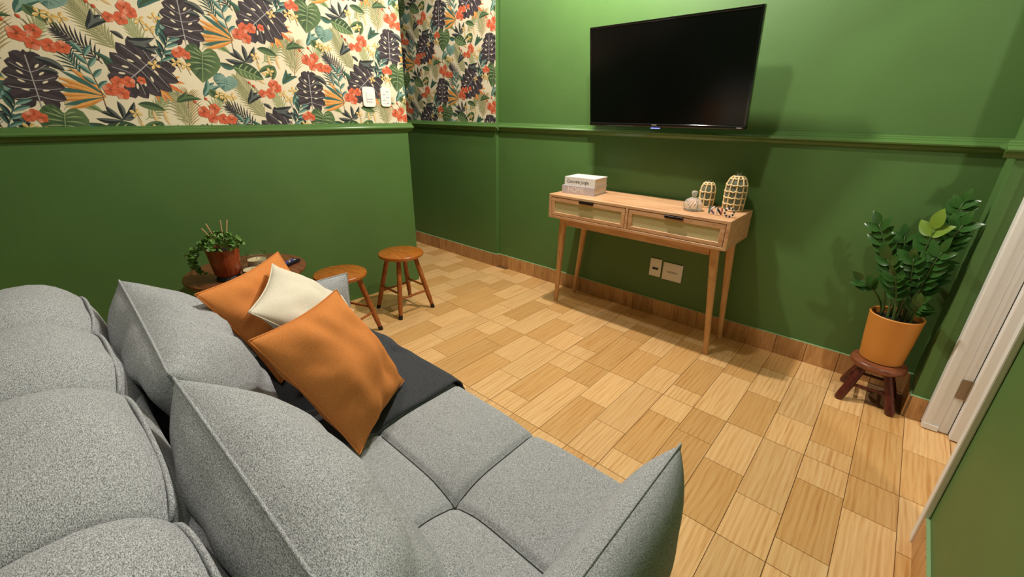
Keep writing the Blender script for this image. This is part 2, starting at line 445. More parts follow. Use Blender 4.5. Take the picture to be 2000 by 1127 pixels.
# ------------------------------------------------------------------ wallpaper (flat print on the paper)
CR = lin(226, 214, 186); DK = lin(58, 50, 54); DK2 = lin(72, 62, 68); BK = lin(40, 44, 46); BK2 = lin(92, 96, 94)
OR = lin(206, 132, 60); OR2 = lin(226, 164, 92); RD = lin(186, 72, 40); RD2 = lin(216, 108, 74); RD3 = lin(232, 158, 128)
GD = lin(58, 80, 54); GM = lin(92, 116, 74); GL = lin(146, 160, 112); TE = lin(62, 102, 94); TL = lin(128, 158, 146)
OL = lin(136, 136, 96); OL2 = lin(178, 172, 132); YL = lin(214, 172, 96); YL2 = lin(230, 204, 146); BE = lin(206, 170, 124); BR = lin(110, 76, 46)
VN = lin(168, 162, 162)
class Print:
    def __init__(s): s.p = []; s.lay = 0; s.k = 0
    def poly(s, pts, cols, sub=0):
        if not isinstance(cols, list): cols = [cols]*len(pts)
        s.p.append((pts, cols, s.k))
    def leaf(s, b, t, wd, c0, c1=None, bend=0.0, n=8, pk=.45, sub=0, tip=None):
        s.k += 1
        c1 = c1 or c0; dx, dy = t[0]-b[0], t[1]-b[1]; L = math.hypot(dx, dy) or 1e-6; nx, ny = -dy/L, dx/L
        mid = ((b[0]+t[0])/2+nx*bend*L, (b[1]+t[1])/2+ny*bend*L)
        C = []
        for i in range(n+1):
            q = i/n; x = (1-q)**2*b[0]+2*q*(1-q)*mid[0]+q*q*t[0]; y = (1-q)**2*b[1]+2*q*(1-q)*mid[1]+q*q*t[1]
            tx = 2*(1-q)*(mid[0]-b[0])+2*q*(t[0]-mid[0]); ty = 2*(1-q)*(mid[1]-b[1])+2*q*(t[1]-mid[1]); l = math.hypot(tx, ty) or 1
            e = math.log(.5)/math.log(pk); h = wd/2*math.sin(PI*q**e)**.85 if 0 < q < 1 else 0
            C.append((x, y, -ty/l*h, tx/l*h))
        for i in range(n):
            a, d = C[i], C[i+1]
            f0, f1 = i/n, (i+1)/n
            def g(c, f): return c if tip is None else tuple(c[k]*(1-f)+tip[k]*f for k in range(4))
            s.poly([(a[0], a[1]), (d[0], d[1]), (d[0]+d[2], d[1]+d[3]), (a[0]+a[2], a[1]+a[3])], [g(c0, f0), g(c0, f1), g(c0, f1), g(c0, f0)], sub)
            s.poly([(d[0], d[1]), (a[0], a[1]), (a[0]-a[2], a[1]-a[3]), (d[0]-d[2], d[1]-d[3])], [g(c1, f1), g(c1, f0), g(c1, f0), g(c1, f1)], sub)
    def line(s, pts, wd, c, sub=0):
        s.k += 1
        for (x0, y0), (x1, y1) in zip(pts, pts[1:]):
            l = math.hypot(x1-x0, y1-y0) or 1; nx, ny = -(y1-y0)/l*wd/2, (x1-x0)/l*wd/2
            s.poly([(x0+nx, y0+ny), (x0-nx, y0-ny), (x1-nx, y1-ny), (x1+nx, y1+ny)], c, sub)
    def ell(s, c, a, b, rot, col, sub=0, n=10):
        s.k += 1
        cs, sn = math.cos(rot), math.sin(rot)
        s.poly([(c[0]+a*math.cos(2*PI*i/n)*cs-b*math.sin(2*PI*i/n)*sn, c[1]+a*math.cos(2*PI*i/n)*sn+b*math.sin(2*PI*i/n)*cs) for i in range(n)], col, sub)
    def frond(s, b, t, ln, n, c0, c1, bend=.1, wd=.009, ang=.75, stem=None):
        dx, dy = t[0]-b[0], t[1]-b[1]; L = math.hypot(dx, dy); nx, ny = -dy/L, dx/L
        mid = ((b[0]+t[0])/2+nx*bend*L, (b[1]+t[1])/2+ny*bend*L); P = []
        for i in range(n+1):
            q = i/n; P.append(((1-q)**2*b[0]+2*q*(1-q)*mid[0]+q*q*t[0], (1-q)**2*b[1]+2*q*(1-q)*mid[1]+q*q*t[1]))
        for i in range(1, n+1):
            x, y = P[i]; a = math.atan2(P[i][1]-P[i-1][1], P[i][0]-P[i-1][0]); q = i/n
            l = ln*(.55+.6*math.sin(PI*min(1, q*.85+.1)))*(1 if q < .8 else 1-(q-.8)*1.5)
            for sd in (-1, 1):
                aa = a+sd*(ang-.35*q); s.leaf((x, y), (x+l*math.cos(aa), y+l*math.sin(aa)), wd, c0, c1, -sd*.12, 5, .4)
        s.line(P, .0035, stem or c0, .5)
    def monstera(s, b, t, wl, wr, flip=0):
        dx, dy = t[0]-b[0], t[1]-b[1]; L = math.hypot(dx, dy); ux, uy = dx/L, dy/L; nx, ny = -uy, ux
        at = lambda p, q: (b[0]+ux*p*L+nx*q, b[1]+uy*p*L+ny*q)
        s.leaf(at(.02, 0), at(1.0, 0), (wl+wr)*.62, DK, DK2, 0, 10, .42, 0)
        for sd, wd in ((1, wl), (-1, wr)):
            for k, (p0, p1, q) in enumerate(((.18, -.10, .62), (.22, .08, .98), (.34, .32, 1.06), (.48, .55, .95), (.62, .76, .74), (.74, .92, .50))):
                s.leaf(at(p0, 0), at(p1, sd*wd*q), L*.24, DK, DK2, -sd*.10, 8, .62, .06*k+.05)
        for sd, wd in ((1, wl), (-1, wr)):
            for p, q, r in ((.20, .34, -.2), (.36, .40, .25), (.52, .36, .5), (.66, .28, .7)):
                c = at(p+.05, sd*wd*q); s.ell(c, L*.055, L*.020, math.atan2(uy, ux)+sd*(1.25-r*.7), CR, .5)
            for p, p1, q in ((.14, .06, .8), (.27, .3, .9), (.42, .52, .8), (.58, .74, .6)):
                s.line([at(p, 0), at((p+p1)/2-.02, sd*wd*q*.5), at(p1, sd*wd*q)], .0022, VN, .45)
        s.line([at(-.08, 0), at(.9, 0)], .004, VN, .55)
    def heart(s, notch, tip, hw, cd=None, cm=None, cl=None):
        cd, cm, cl = cd or GD, cm or GM, cl or GL
        dx, dy = tip[0]-notch[0], tip[1]-notch[1]; L = math.hypot(dx, dy); ux, uy = dx/L, dy/L; nx, ny = -uy, ux
        at = lambda p, q: (notch[0]+ux*p*L+nx*q*hw, notch[1]+uy*p*L+ny*q*hw)
        side = [(0, 0), (-.16, .18), (-.24, .45), (-.16, .75), (.05, .97), (.3, 1.0), (.55, .78), (.8, .38), (1, 0)]
        s.k += 1
        for sd in (1, -1):
            for a, c in zip(side, side[1:]):
                s.poly([at(.35, 0), at(a[0], sd*a[1]), at(c[0], sd*c[1])], [cd, cm if sd > 0 else cd, cm])
            for p, q, e in ((-.12, .5, .05), (.02, .8, .12), (.22, .85, .22), (.42, .72, .34), (.62, .5, .5)):
                s.leaf(at(e, 0), at(p, sd*q), .010, cl, cm, sd*.1, 5, .5, .3)
        s.line([at(-.05, 0), at(.98, 0)], .003, cl, .5)
    def flower(s, c, r, rot=0):
        for k in range(5):
            a = rot+k*2*PI/5; s.leaf(c, (c[0]+r*math.cos(a), c[1]+r*math.sin(a)), r*.95, RD if k % 2 else RD2, RD, 0, 6, .6, .04*k, RD3 if k == 2 else RD2)
        s.ell(c, r*.16, r*.12, 0, BR, .4, 7)
def build_tile():
    P = Print(); rnd = random.Random(7)
    def nxt(): P.lay += 1
    P.frond((.301, .224), (.195, .42), .085, 17, OL, OL2, .06, .011); nxt()
    P.frond((.495, -.114), (.525, .05), .095, 14, OL, BE, .05, .006, .8, BR); nxt()
    P.frond((-.06, .19), (-.10, .33), .07, 10, OL2, OL, .1, .010); nxt()
    P.frond((.06, -.02), (.17, .07), .06, 10, OL2, BE, .1, .008); nxt()
    P.frond((.33, -.06), (.44, .06), .06, 11, GL, OL, -.1, .008); nxt()
    P.frond((.25, .08), (.33, .19), .055, 10, TL, TE, .1, .008); nxt()
    P.frond((.02, .19), (.10, .33), .06, 10, GL, OL2, .1, .008); nxt()
    P.frond((.40, .22), (.36, .36), .06, 10, OL2, GL, -.1, .009); nxt()
    P.frond((.235, .17), (.12, .285), .06, 12, BK, DK2, -.12, .007, .9); nxt()
    P.frond((.16, .12), (.13, .23), .05, 9, TE, BK, .2, .006, .9); nxt()
    for a, c in (((.920, .153), (.872, .233)), ((.956, .191), (.939, .270)), ((.992, .198), (.984, .282)), ((.90, .12), (.84, .18))): P.leaf((a[0]-.572, a[1]-.283), (c[0]-.572, c[1]-.283), .016, BE, YL2, .15)
    nxt()
    for b, t, c, c2 in (((.02, .33), (.08, .40), TE, TL), ((.47, .02), (.55, .05), GD, GM), ((.30, .13), (.24, .20), GD, TE), ((.46, .30), (.52, .38), TE, TL), ((.10, .02), (.16, -.02), GM, GL), ((.39, -.07), (.33, -.13), GD, GM), ((.53, .18), (.47, .24), BK, BK2), ((.22, .30), (.28, .36), BK, BK2), ((.05, -.20), (.10, -.26), GD, GM), ((.42, -.16), (.48, -.10), TE, GD)):
        P.leaf(b, t, .030, c, c2, .15); P.leaf(b, (t[0]-.03, t[1]+.02), .024, c, c2, -.15); P.leaf(b, (t[0]+.03, t[1]-.015), .022, c2, c, .2)
    nxt()
    P.leaf((.316, .009), (.417, -.020), .034, GD, GM, .12); nxt()
    P.leaf((.179, -.085), (.323, -.141), .075, GD, GM, .1, 10); P.line([(.179, -.085), (.26, -.112), (.323, -.141)], .003, GL, .4)
    for q in (.2, .35, .5, .65): P.leaf((.179+.144*q, -.085-.056*q), (.205+.15*q, -.055-.06*q), .006, GL, GL, .1, 4, .5, .3); P.leaf((.179+.144*q, -.085-.056*q), (.20+.13*q, -.125-.045*q), .006, GL, GL, -.1, 4, .5, .3)
    P.leaf((.19, -.09), (.12, -.07), .03, TE, GD, .2); nxt()
    for k, t in enumerate(((.495, .165), (.512, .135), (.525, .105), (.401, .020), (.43, .015), (.46, .02), (.512, .060))): P.leaf((.404, .114), t, .020, OR if k % 2 else RD2, OR2 if k % 3 else OR, .06*(-1)**k, 7, .5)
    nxt()
    for k, t in enumerate(((.118, .150), (.09, .135), (.066, .112), (.056, .09), (.048, .067), (.05, .045), (.048, .022), (.065, .002), (.077, -.014))):
        P.leaf((.213, .036), t, .019, TE if k % 3 == 1 else OR, TE if k % 3 == 1 else OR2, -.10+.02*k, 7, .55)
    nxt()
    P.monstera((.436, .215), (.262, .070), .125, .115); nxt()
    P.line([(.201, -.005), (.200, .06), (.187, .14), (.180, .205)], .003, BR)
    for k, (q, sd) in enumerate(((.35, 1), (.42, -1), (.55, 1), (.62, -1), (.75, 1), (.8, -1), (.95, 1), (1.0, -1))):
        b = (.201-.021*q, -.005+.21*q); P.leaf(b, (b[0]+sd*.052*math.cos(.6+.3*q), b[1]+.055*math.sin(.5+.5*q)), .019, TE, TL, sd*.08, 7, .5)
    nxt()
    P.monstera((-.003, .007), (.004, .205), .085, .085); nxt()
    P.line([(-.128, -.101), (-.10, -.04), (-.078, .0)], .0035, TE)
    for k, (q, sd) in enumerate(((.15, 1), (.25, -1), (.45, 1), (.5, -1), (.75, 1), (.8, -1), (1, 1), (1, -1))):
        b = (-.128+.05*q, -.101+.10*q); a = .9-sd*.8; P.leaf(b, (b[0]+.06*math.cos(1.1-sd*.75), b[1]+.06*math.sin(1.1-sd*.75)), .017, TE, TL if sd > 0 else BK, sd*.1, 7, .5)
    nxt()
    P.heart((.628-.572, .247-.283), (.601-.572, .113-.283), .078); nxt()
    P.heart((.137, -.142), (.122, -.208), .055, TE, TL, TL); nxt()
    for k, t in enumerate(((.154, -.053), (.175, -.025), (.200, .000), (.305, .018), (.29, -.051), (.245, .02), (.31, -.02))): P.leaf((.248, -.061), t, .022, BK, BK2, .16*(-1)**k, 7, .55)
    nxt()
    for b, t, wd in (((.106, .133), (.022, .178), .030), ((.084, .122), (.026, .132), .022), ((.334, .276), (.293, .304), .018), ((.339, .277), (.449, .294), .028), ((.441, .225), (.358, .256), .028), ((.40, .25), (.46, .26), .018)): P.leaf(b, t, wd, BK, BK2, -.2, 8)
    nxt()
    for c in ((.089, .341), (.114, .330), (.147, .334), (.409, .359), (.469, .377), (-.063, -.088), (-.026, -.099), (.44, .33), (.36, -.10), (.30, -.03), (.42, .18)):
        for k in range(4): a = k*1.57+c[0]*40; P.leaf(c, (c[0]+.026*math.cos(a), c[1]+.022*math.sin(a)), .014, YL, YL2, .1, 5, .6, .05*k)
        P.line([c, (c[0]+.012, c[1]-.04)], .0018, BR, .3)
    nxt()
    fl = [(.002, .260, .030), (.053, .275, .027), (.038, .230, .027), (.084, .226, .028), (.123, .223, .027), (.234, .067, .028), (.273, .053, .028), (.268, .099, .026), (.307, .101, .026),
          (-.052, -.046, .022), (-.033, -.034, .020), (-.016, -.050, .022), (.302, .356, .022), (.344, .357, .028), (.368, .402, .030), (.385, .386, .026), (.355, .110, .018)]
    for k, (x, y, r) in enumerate(fl): P.flower((x, y), r, k*1.3); P.lay += .3
    for x, y in ((-.02, .30), (.03, .315), (.27, .385), (.25, .40)): P.leaf((x, y), (x-.012, y+.014), .012, RD, RD2); P.line([(x, y), (x+.03, y-.04)], .002, BR)
    return P.p
TILE = build_tile()
def clip(pts, cols, rect):
    x0, x1, y0, y1 = rect
    for ax, lim, sg in ((0, x0, 1), (0, x1, -1), (1, y0, 1), (1, y1, -1)):
        op, oc = [], []
        n = len(pts)
        for i in range(n):
            a, b = pts[i], pts[(i+1) % n]; da, db = (a[ax]-lim)*sg, (b[ax]-lim)*sg
            if da >= 0: op.append(a); oc.append(cols[i])
            if (da >= 0) != (db >= 0):
                f = da/(da-db); op.append((a[0]+f*(b[0]-a[0]), a[1]+f*(b[1]-a[1]))); cb = cols[(i+1) % n]; oc.append(tuple(cols[i][k]*(1-f)+cb[k]*f for k in range(4)))
        pts, cols = op, oc
        if len(pts) < 3: return None, None
    return pts, cols
def wallpaper(name, rect, org, to3d, parent):
    V, F, C = [], [], []
    x0, x1, y0, y1 = rect
    DU, DV, HD = .572, .566, .283
    for i in range(-12, 13):
        for j in range(-6, 7):
            ou = org[0]+i*DU; ov = org[1]+j*DV+(HD if i % 2 else 0)
            if ou > x1+.25 or ou < x0-.75 or ov > y1+.3 or ov < y0-.6: continue
            for pts, cols, lay in TILE:
                q = [(p[0]+ou, p[1]+ov) for p in pts]
                xs = [p[0] for p in q]; ys = [p[1] for p in q]
                if max(xs) < x0 or min(xs) > x1 or max(ys) < y0 or min(ys) > y1: continue
                cc = cols
                if min(xs) < x0 or max(xs) > x1 or min(ys) < y0 or max(ys) > y1:
                    q, cc = clip(q, cols, rect)
                    if q is None: continue
                n0 = len(V)
                d = .0006+lay*.0000035
                for p in q: V.append(to3d(p[0], p[1], d))
                C.extend(cc); F.append(tuple(range(n0, len(V))))
    o = obj(name, (V, F), 'print', parent)
    ca = o.data.color_attributes.new('Col', 'FLOAT_COLOR', 'POINT')
    ca.data.foreach_set('color', [c for q in C for c in q])
    o['kind'] = 'stuff'
    return o
pl = obj('wallpaper_sheet', B(XL, XL+.0006, YF, YLE, RAIL, CEIL), 'cream_paper', wall_left)
pl['label'] = 'cream wallpaper with jungle leaves and red orchids'
wallpaper('printed_leaves', (-.6, YLE, RAIL, CEIL), (.137, 1.290), lambda u, v, d: (XL+d, u, v), pl)
pb = obj('wallpaper_sheet', B(-4.3, XJ, YBL-.0006, YBL, RAIL, CEIL), 'cream_paper', wall_pass)
pb['label'] = 'cream wallpaper with jungle leaves and red orchids'
wallpaper('printed_leaves', (-4.2, XJ, RAIL, CEIL), (-3.161, 1.345), lambda u, v, d: (u, YBL-d, v), pb)

# ------------------------------------------------------------------ soft shapes
def pillow(name, c, t_front, t_back, mat, parent=None, n=28, pinch=.05, p=2.4, q=.55, wr=.006, piping=None, pip_mat=None, seed=0, ear=.0):
    """c: four corners (00,10,11,01); bulges along the patch normal."""
    c = [Vector(k) for k in c]
    nrm = (c[1]-c[0]+c[2]-c[3]).cross(c[3]-c[0]+c[2]-c[1]).normalized()
    bm = NB()
    cen = sum(c, Vector())/4
    off = Vector((seed*3.1, seed*1.7, seed))
    def P(u, v, sd):
        U, W = (u+1)/2, (v+1)/2
        x = c[0]*(1-U)*(1-W)+c[1]*U*(1-W)+c[2]*U*W+c[3]*(1-U)*W
        pull = pinch*((1-v*v)*u*u + (1-u*u)*v*v)
        x = x+(cen-x)*pull
        h = max(0, (1-abs(u)**p)*(1-abs(v)**p))**q
        t = t_front if sd > 0 else t_back
        w_ = 0
        if wr:
            r = math.hypot(u, v)
            w_ = wr*noise.noise(Vector((u*2.2, v*2.2, 0))+off)*h + wr*.8*noise.noise(Vector((math.atan2(v, u)*3.2, r*1.2, seed)))*min(1, max(0, r-.35)*1.6)*h**.5
        return x+nrm*(sd*(t*h)+w_)
    ks = [math.sin((i/n-.5)*PI)*.5+((i/n)*2-1)*.5 for i in range(n+1)]
    G = {}
    for sd in (1, -1):
        for i in range(n+1):
            for j in range(n+1):
                e = i in (0, n) or j in (0, n)
                if e and sd < 0: continue
                G[(sd, i, j)] = bm.verts.new(P(ks[i], ks[j], sd))
        for i in range(n):
            for j in range(n):
                g = lambda a, b: G.get((sd, a, b)) or G[(1, a, b)]
                vs = [g(i, j), g(i+1, j), g(i+1, j+1), g(i, j+1)]
                bm.faces.new(vs if sd > 0 else vs[::-1])
    loop = [P(ks[i], -1, 1) for i in range(n)]+[P(1, ks[i], 1) for i in range(n)]+[P(ks[n-i], 1, 1) for i in range(n)]+[P(-1, ks[n-i], 1) for i in range(n)]
    o = obj(name, bm, mat, parent, smooth=True)
    if piping:
        obj('piping', tube(NB(), loop, piping, 6, True), pip_mat or mat, o, smooth=True)
    return o

# ------------------------------------------------------------------ sofa
sofa = thing('sofa', 'grey fabric two-seat sofa with tufted seat, padded back and knife-edge arms', 'sofa')
SX0, SX1 = -1.625, -.275
SZ = .43
def seat_top(x, y):
    """height of the tufted seat at x,y"""
    z = SZ
    for m0, m1 in ((SX0, -.95), (-.95, SX1)):
        if m0-1e-6 <= x <= m1+1e-6:
            mx = (m0+m1)/2
            dx = abs(x-mx); dy = abs(y-.485)
            g = .010*math.exp(-(dx/.010)**2)+.010*math.exp(-(dy/.010)**2)
            g += .012*math.exp(-(dx/.07)**2)+.012*math.exp(-(dy/.07)**2)
            g += .014*math.exp(-(dx*dx+dy*dy)/.05**2)
            z -= g
            r = .035
            for d, rr in ((x-m0, .02), (m1-x, .02), (.80-y, r)):
                if d < rr: z -= rr*(1-math.sqrt(max(0, 1-((rr-max(d, 0))/rr)**2)))
    return z
def gridlines(a, b, seams, n):
    s = [a+(b-a)*i/n for i in range(n+1)]
    for q in seams: s += [q+d for d in (-.03, -.018, -.012, -.008, -.004, -.002, 0, .002, .004, .008, .012, .018, .03)]
    for d in (.0, .001, .003, .006, .011, .016, .022, .03): s += [a+d, b-d]
    s = sorted({round(k, 4) for k in s if a-1e-6 <= k <= b+1e-6}); return s
for m0, m1 in ((SX0, -.95), (-.95, SX1)):
    xs = gridlines(m0, m1, [(m0+m1)/2], 26); ys = gridlines(.0, .80, [.485], 30)
    bm = NB(); G = [[bm.verts.new((x, y, seat_top(x, y))) for y in ys] for x in xs]
    for i in range(len(xs)-1):
        for j in range(len(ys)-1): bm.faces.new([G[i][j], G[i+1][j], G[i+1][j+1], G[i][j+1]])
    # skirts
    rim = [G[i][0] for i in range(len(xs))]+[G[-1][j] for j in range(1, len(ys))]+[G[i][-1] for i in range(len(xs)-2, -1, -1)]+[G[0][j] for j in range(len(ys)-2, 0, -1)]
    low = [bm.verts.new((v.co.x, v.co.y, .25)) for v in rim]
    for k in range(len(rim)): bm.faces.new([rim[k], low[k], low[(k+1) % len(rim)], rim[(k+1) % len(rim)]])
    bm.faces.new(low)
    st = obj('seat_cushion', bm, 'sofa', sofa, smooth=50)
    mx = (m0+m1)/2
    sm = NB()
    tube(sm, [(mx, y, seat_top(mx, y)+.0008) for y in [.02+.78*k/40 for k in range(40)]], .0016, 6)
    tube(sm, [(x, .485, seat_top(x, .485)+.0008) for x in [m0+.02+(m1-m0-.04)*k/30 for k in range(31)]], .0016, 6)
    obj('tuft_seam', sm, 'seam', st, smooth=True)
obj('base_frame', B(SX0-.03, SX1+.03, -.22, .775, .09, .262, bev=.012), 'sofa', sofa, smooth=40)
for x in (-1.60, -.30):
    for y in (-.16, .70):
        obj('leg', lathe(NB(), [(.018, 0), (.024, .02), (.03, .095)], x, y, 16), 'black_metal', sofa, smooth=40)
obj('back_panel', B(SX0-.06, SX1+.06, -.20, .045, .24, .70, bev=.03, seg=4), 'sofa', sofa, smooth=40)
# back pads: four puffed channels
PADS = [-.19, -.65, -1.08, -1.46, -1.80]
for k in range(4):
    xa, xb = PADS[k+1], PADS[k]; bm = NB(); nx, na = 22, 40; R = []
    for i in range(nx+1):
        e = math.sin((i/nx-.5)*PI); x = xa+(xb-xa)*(e+1)/2
        sc = .87+.13*max(0, 1-abs(e)**3.0)**.6
        ring = []
        for a in range(na):
            th = 2*PI*a/na; cy, sz = math.cos(th), math.sin(th)
            y = .172*math.copysign(abs(cy)**.78, cy); z = .262*math.copysign(abs(sz)**.78, sz)
            wv = .006*noise.noise(Vector((x*7, th*1.5, k*3)))
            ring.append(bm.verts.new((x, -.118+y*sc+wv, .565+z*(sc if z > 0 else 1)+wv)))
        R.append(ring)
    for a, b in zip(R, R[1:]):
        for i in range(na): bm.faces.new([a[i], a[(i+1) % na], b[(i+1) % na], b[i]])
    bm.faces.new(R[0]); bm.faces.new(R[-1])
    pad = obj('back_pad', bm, 'sofa', sofa, smooth=60)
    pts = []
    for i in range(25):
        e = -1+2*i/24; sc = .87+.13*max(0, 1-abs(e)**3.0)**.6; x = xa+.006+(xb-xa-.012)*(e+1)/2
        th = .72; pts.append((x, -.118+.172*math.cos(th)**.78*sc+.003, .565+.262*math.sin(th)**.78*sc+.002))
    obj('piping', tube(NB(), pts, .0042, 6), 'sofa', pad, smooth=True)
# arms
def arm(x, sgn, ztop, yf=.825):
    cs = [(x, -.16, .06), (x+.004*sgn, yf-.015, .06), (x, yf, ztop), (x, -.16, ztop)]
    tin, tout = .085, .072
    nr = (Vector(cs[1])-Vector(cs[0])).cross(Vector(cs[3])-Vector(cs[0])).x   # direction of the patch normal along x
    inward = -sgn
    f, b = (tin, tout) if nr*inward > 0 else (tout, tin)
    a = pillow('arm', cs, f, b, 'sofa', sofa, 40, .006, 6.0, .60, .004, .003, None, 3+sgn)
    return a
arm(-.219, 1, .590)
arm(-1.70, -1, .625)

# loose back cushions
tag(pillow('back_cushion', [(-1.60, .235, .425), (-.955, .235, .425), (-1.005, .085, .785), (-1.665, .105, .805)], .100, .126, 'sofa', None, 34, .03, 3.6, .56, .034, .003, None, 1),
    'plump grey sofa back cushion, creased, behind the two orange pillows', 'cushion')
tag(pillow('back_cushion', [(-.935, .235, .425), (-.275, .235, .425), (-.275, .09, .805), (-.935, .085, .805)], .105, .116, 'sofa', None, 34, .03, 3.6, .58, .024, .003, None, 2),
    'plump smooth grey sofa back cushion beside the arm without any pillow on it', 'cushion')

# throw pillows
tag(pillow('throw_pillow', [(-.868, .385, .452), (-1.050, .650, .460), (-1.14, .515, .80), (-1.0, .235, .80)][::-1], .085, .080, 'orange_fab', None, 30, .07, 2.2, .62, .022, .0022, None, 5),
    'large rust orange throw pillow leaning in front of the cream pillow', 'pillow')
tag(pillow('throw_pillow', [(-1.12, .535, .53), (-1.469, .718, .56), (-1.511, .48, .80), (-1.16, .289, .80)][::-1], .070, .070, 'cream_fab', None, 30, .08, 2.2, .62, .018, .0020, None, 8),
    'cream throw pillow wedged between two orange pillows', 'pillow')
tag(pillow('throw_pillow', [(-1.34, .375, .455), (-1.60, .68, .46), (-1.633, .546, .80), (-1.393, .229, .80)][::-1], .055, .055, 'orange_fab', None, 30, .08, 2.2, .62, .018, .0022, None, 11),
    'rust orange throw pillow behind the cream pillow, beside the round table', 'pillow')

# throw blanket over the left seat
def blanket():
    bm = NB(); G = []
    X0b, X1b = -1.60, -.945; nx, ny = 44, 60
    for i in range(nx+1):
        x = X0b+(X1b-X0b)*i/nx; row = []
        for j in range(ny+1):
            s = .34+.70*j/ny          # running length along y
            ed = .805+.010*noise.noise(Vector((x*9, 0, 4)))
            if s < ed-.03: y, z = s, min(SZ, seat_top(max(x, SX0+.025), s)+.004)+.004
            else:
                t = (s-(ed-.03))
                if t < .06: a = t/.06*PI/2; y = ed-.03+.038*math.sin(a); z = SZ+.006-.038*(1-math.cos(a))
                else: y = ed+.008+.012*noise.noise(Vector((x*7, t*3, 1))); z = SZ+.006-.038-(t-.06)
            z += .004*noise.noise(Vector((x*8, s*6, 9)))+.003
            row.append(bm.verts.new((x+.006*noise.noise(Vector((s*5, 2, 0)))*(1 if i in (0, nx) else .5), y, z)))
        G.append(row)
    for i in range(nx):
        for j in range(ny): bm.faces.new([G[i][j], G[i+1][j], G[i+1][j+1], G[i][j+1]])
    o = obj('throw_blanket', bm, 'throw', None, smooth=True)
    md = o.modifiers.new('thick', 'SOLIDIFY'); md.thickness = .005; md.offset = 1
    return tag(o, 'charcoal throw blanket draped over the sofa seat under the pillows', 'blanket')
blanket()

# ------------------------------------------------------------------ console table
CT = thing('console_table', 'light oak console table with two cane-front drawers on splayed legs', 'table', (-1.125, 2.43, 0))
def cbox(name, x0, x1, y0, y1, z0, z1, mat='oak', parent=None, bev=.0015):
    p = parent or CT; o = obj(name, B(x0+1.125, x1+1.125, y0-2.43, y1-2.43, z0, z1, bev=bev, seg=1), mat, p); return o
CX0, CX1, CY0, CY1, CZ0, CZ1 = -1.682, -.570, 2.245, 2.622, .645, .797
cbox('top_panel', CX0, CX1, CY0, CY1, CZ1-.016, CZ1)
cbox('bottom_panel', CX0, CX1, CY0, CY1, CZ0, CZ0+.016)
cbox('side_panel', CX0, CX0+.018, CY0, CY1, CZ0+.016, CZ1-.016)
cbox('side_panel', CX1-.018, CX1, CY0, CY1, CZ0+.016, CZ1-.016)
cbox('divider', -1.135, -1.119, CY0, CY1, CZ0+.016, CZ1-.016)
cbox('back_panel', CX0+.018, CX1-.018, CY1-.012, CY1, CZ0+.016, CZ1-.016)
for x0, x1 in ((CX0+.018, -1.135), (-1.119, CX1-.018)):
    x0 += .003; x1 -= .003; z0, z1 = CZ0+.019, CZ1-.019; yf = CY0+.001
    dr = thing('drawer', '', ''); del dr['label'], dr['category']; dr.parent = CT; dr.location = (0, 0, 0)
    b_ = .024
    cbox('frame_rail', x0, x1, yf, yf+.018, z0, z0+.020, parent=dr); cbox('frame_rail', x0, x1, yf, yf+.018, z1-.024, z1, parent=dr)
    cbox('frame_stile', x0, x0+b_, yf, yf+.018, z0+.02, z1-.024, parent=dr); cbox('frame_stile', x1-b_, x1, yf, yf+.018, z0+.02, z1-.024, parent=dr)
    cbox('cane_panel', x0+b_, x1-b_, yf+.007, yf+.010, z0+.02, z1-.024, 'rattan', dr, 0)
    cbox('drawer_box', x0+.01, x1-.01, yf+.018, CY1-.05, z0+.005, z1-.02, 'oak', dr)
    xm = (x0+x1)/2
    h = cbox('handle', xm-.050, xm+.050, yf-.010, yf+.002, z1-.012, z1+.001, 'black_metal', dr, .001)
# under-frame
cbox('apron', -1.575, -.655, 2.285, 2.303, .598, .645)
cbox('apron', -1.575, -.655, 2.572, 2.590, .598, .645)
for x in (-1.60, -.648):
    cbox('apron', x-.009, x+.009, 2.31, 2.565, .598, .645)
def console_leg(top, bot):
    bm = NB(); R = []
    for q, rx in ((0, .013), (.5, .017), (.92, .022), (1, .022)):
        p = Vector(bot).lerp(Vector(top), q)-Vector((-1.125, 2.43, 0))
        R.append([bm.verts.new((p.x+rx*math.copysign(abs(math.cos(a))**.7, math.cos(a)), p.y+rx*math.copysign(abs(math.sin(a))**.7, math.sin(a)), p.z)) for a in [2*PI*k/16 for k in range(16)]])
    for a, b in zip(R, R[1:]):
        for i in range(16): bm.faces.new([a[i], a[(i+1) % 16], b[(i+1) % 16], b[i]])
    bm.faces.new(R[0]); bm.faces.new(R[-1]); obj('leg', bm, 'oak_leg', CT, smooth=40)
console_leg((-1.595, 2.295, .645), (-1.677, 2.372, 0)); console_leg((-1.595, 2.58, .645), (-1.672, 2.600, 0))
console_leg((-.635, 2.295, .645), (-.590, 2.350, 0)); console_leg((-.635, 2.58, .645), (-.592, 2.598, 0))

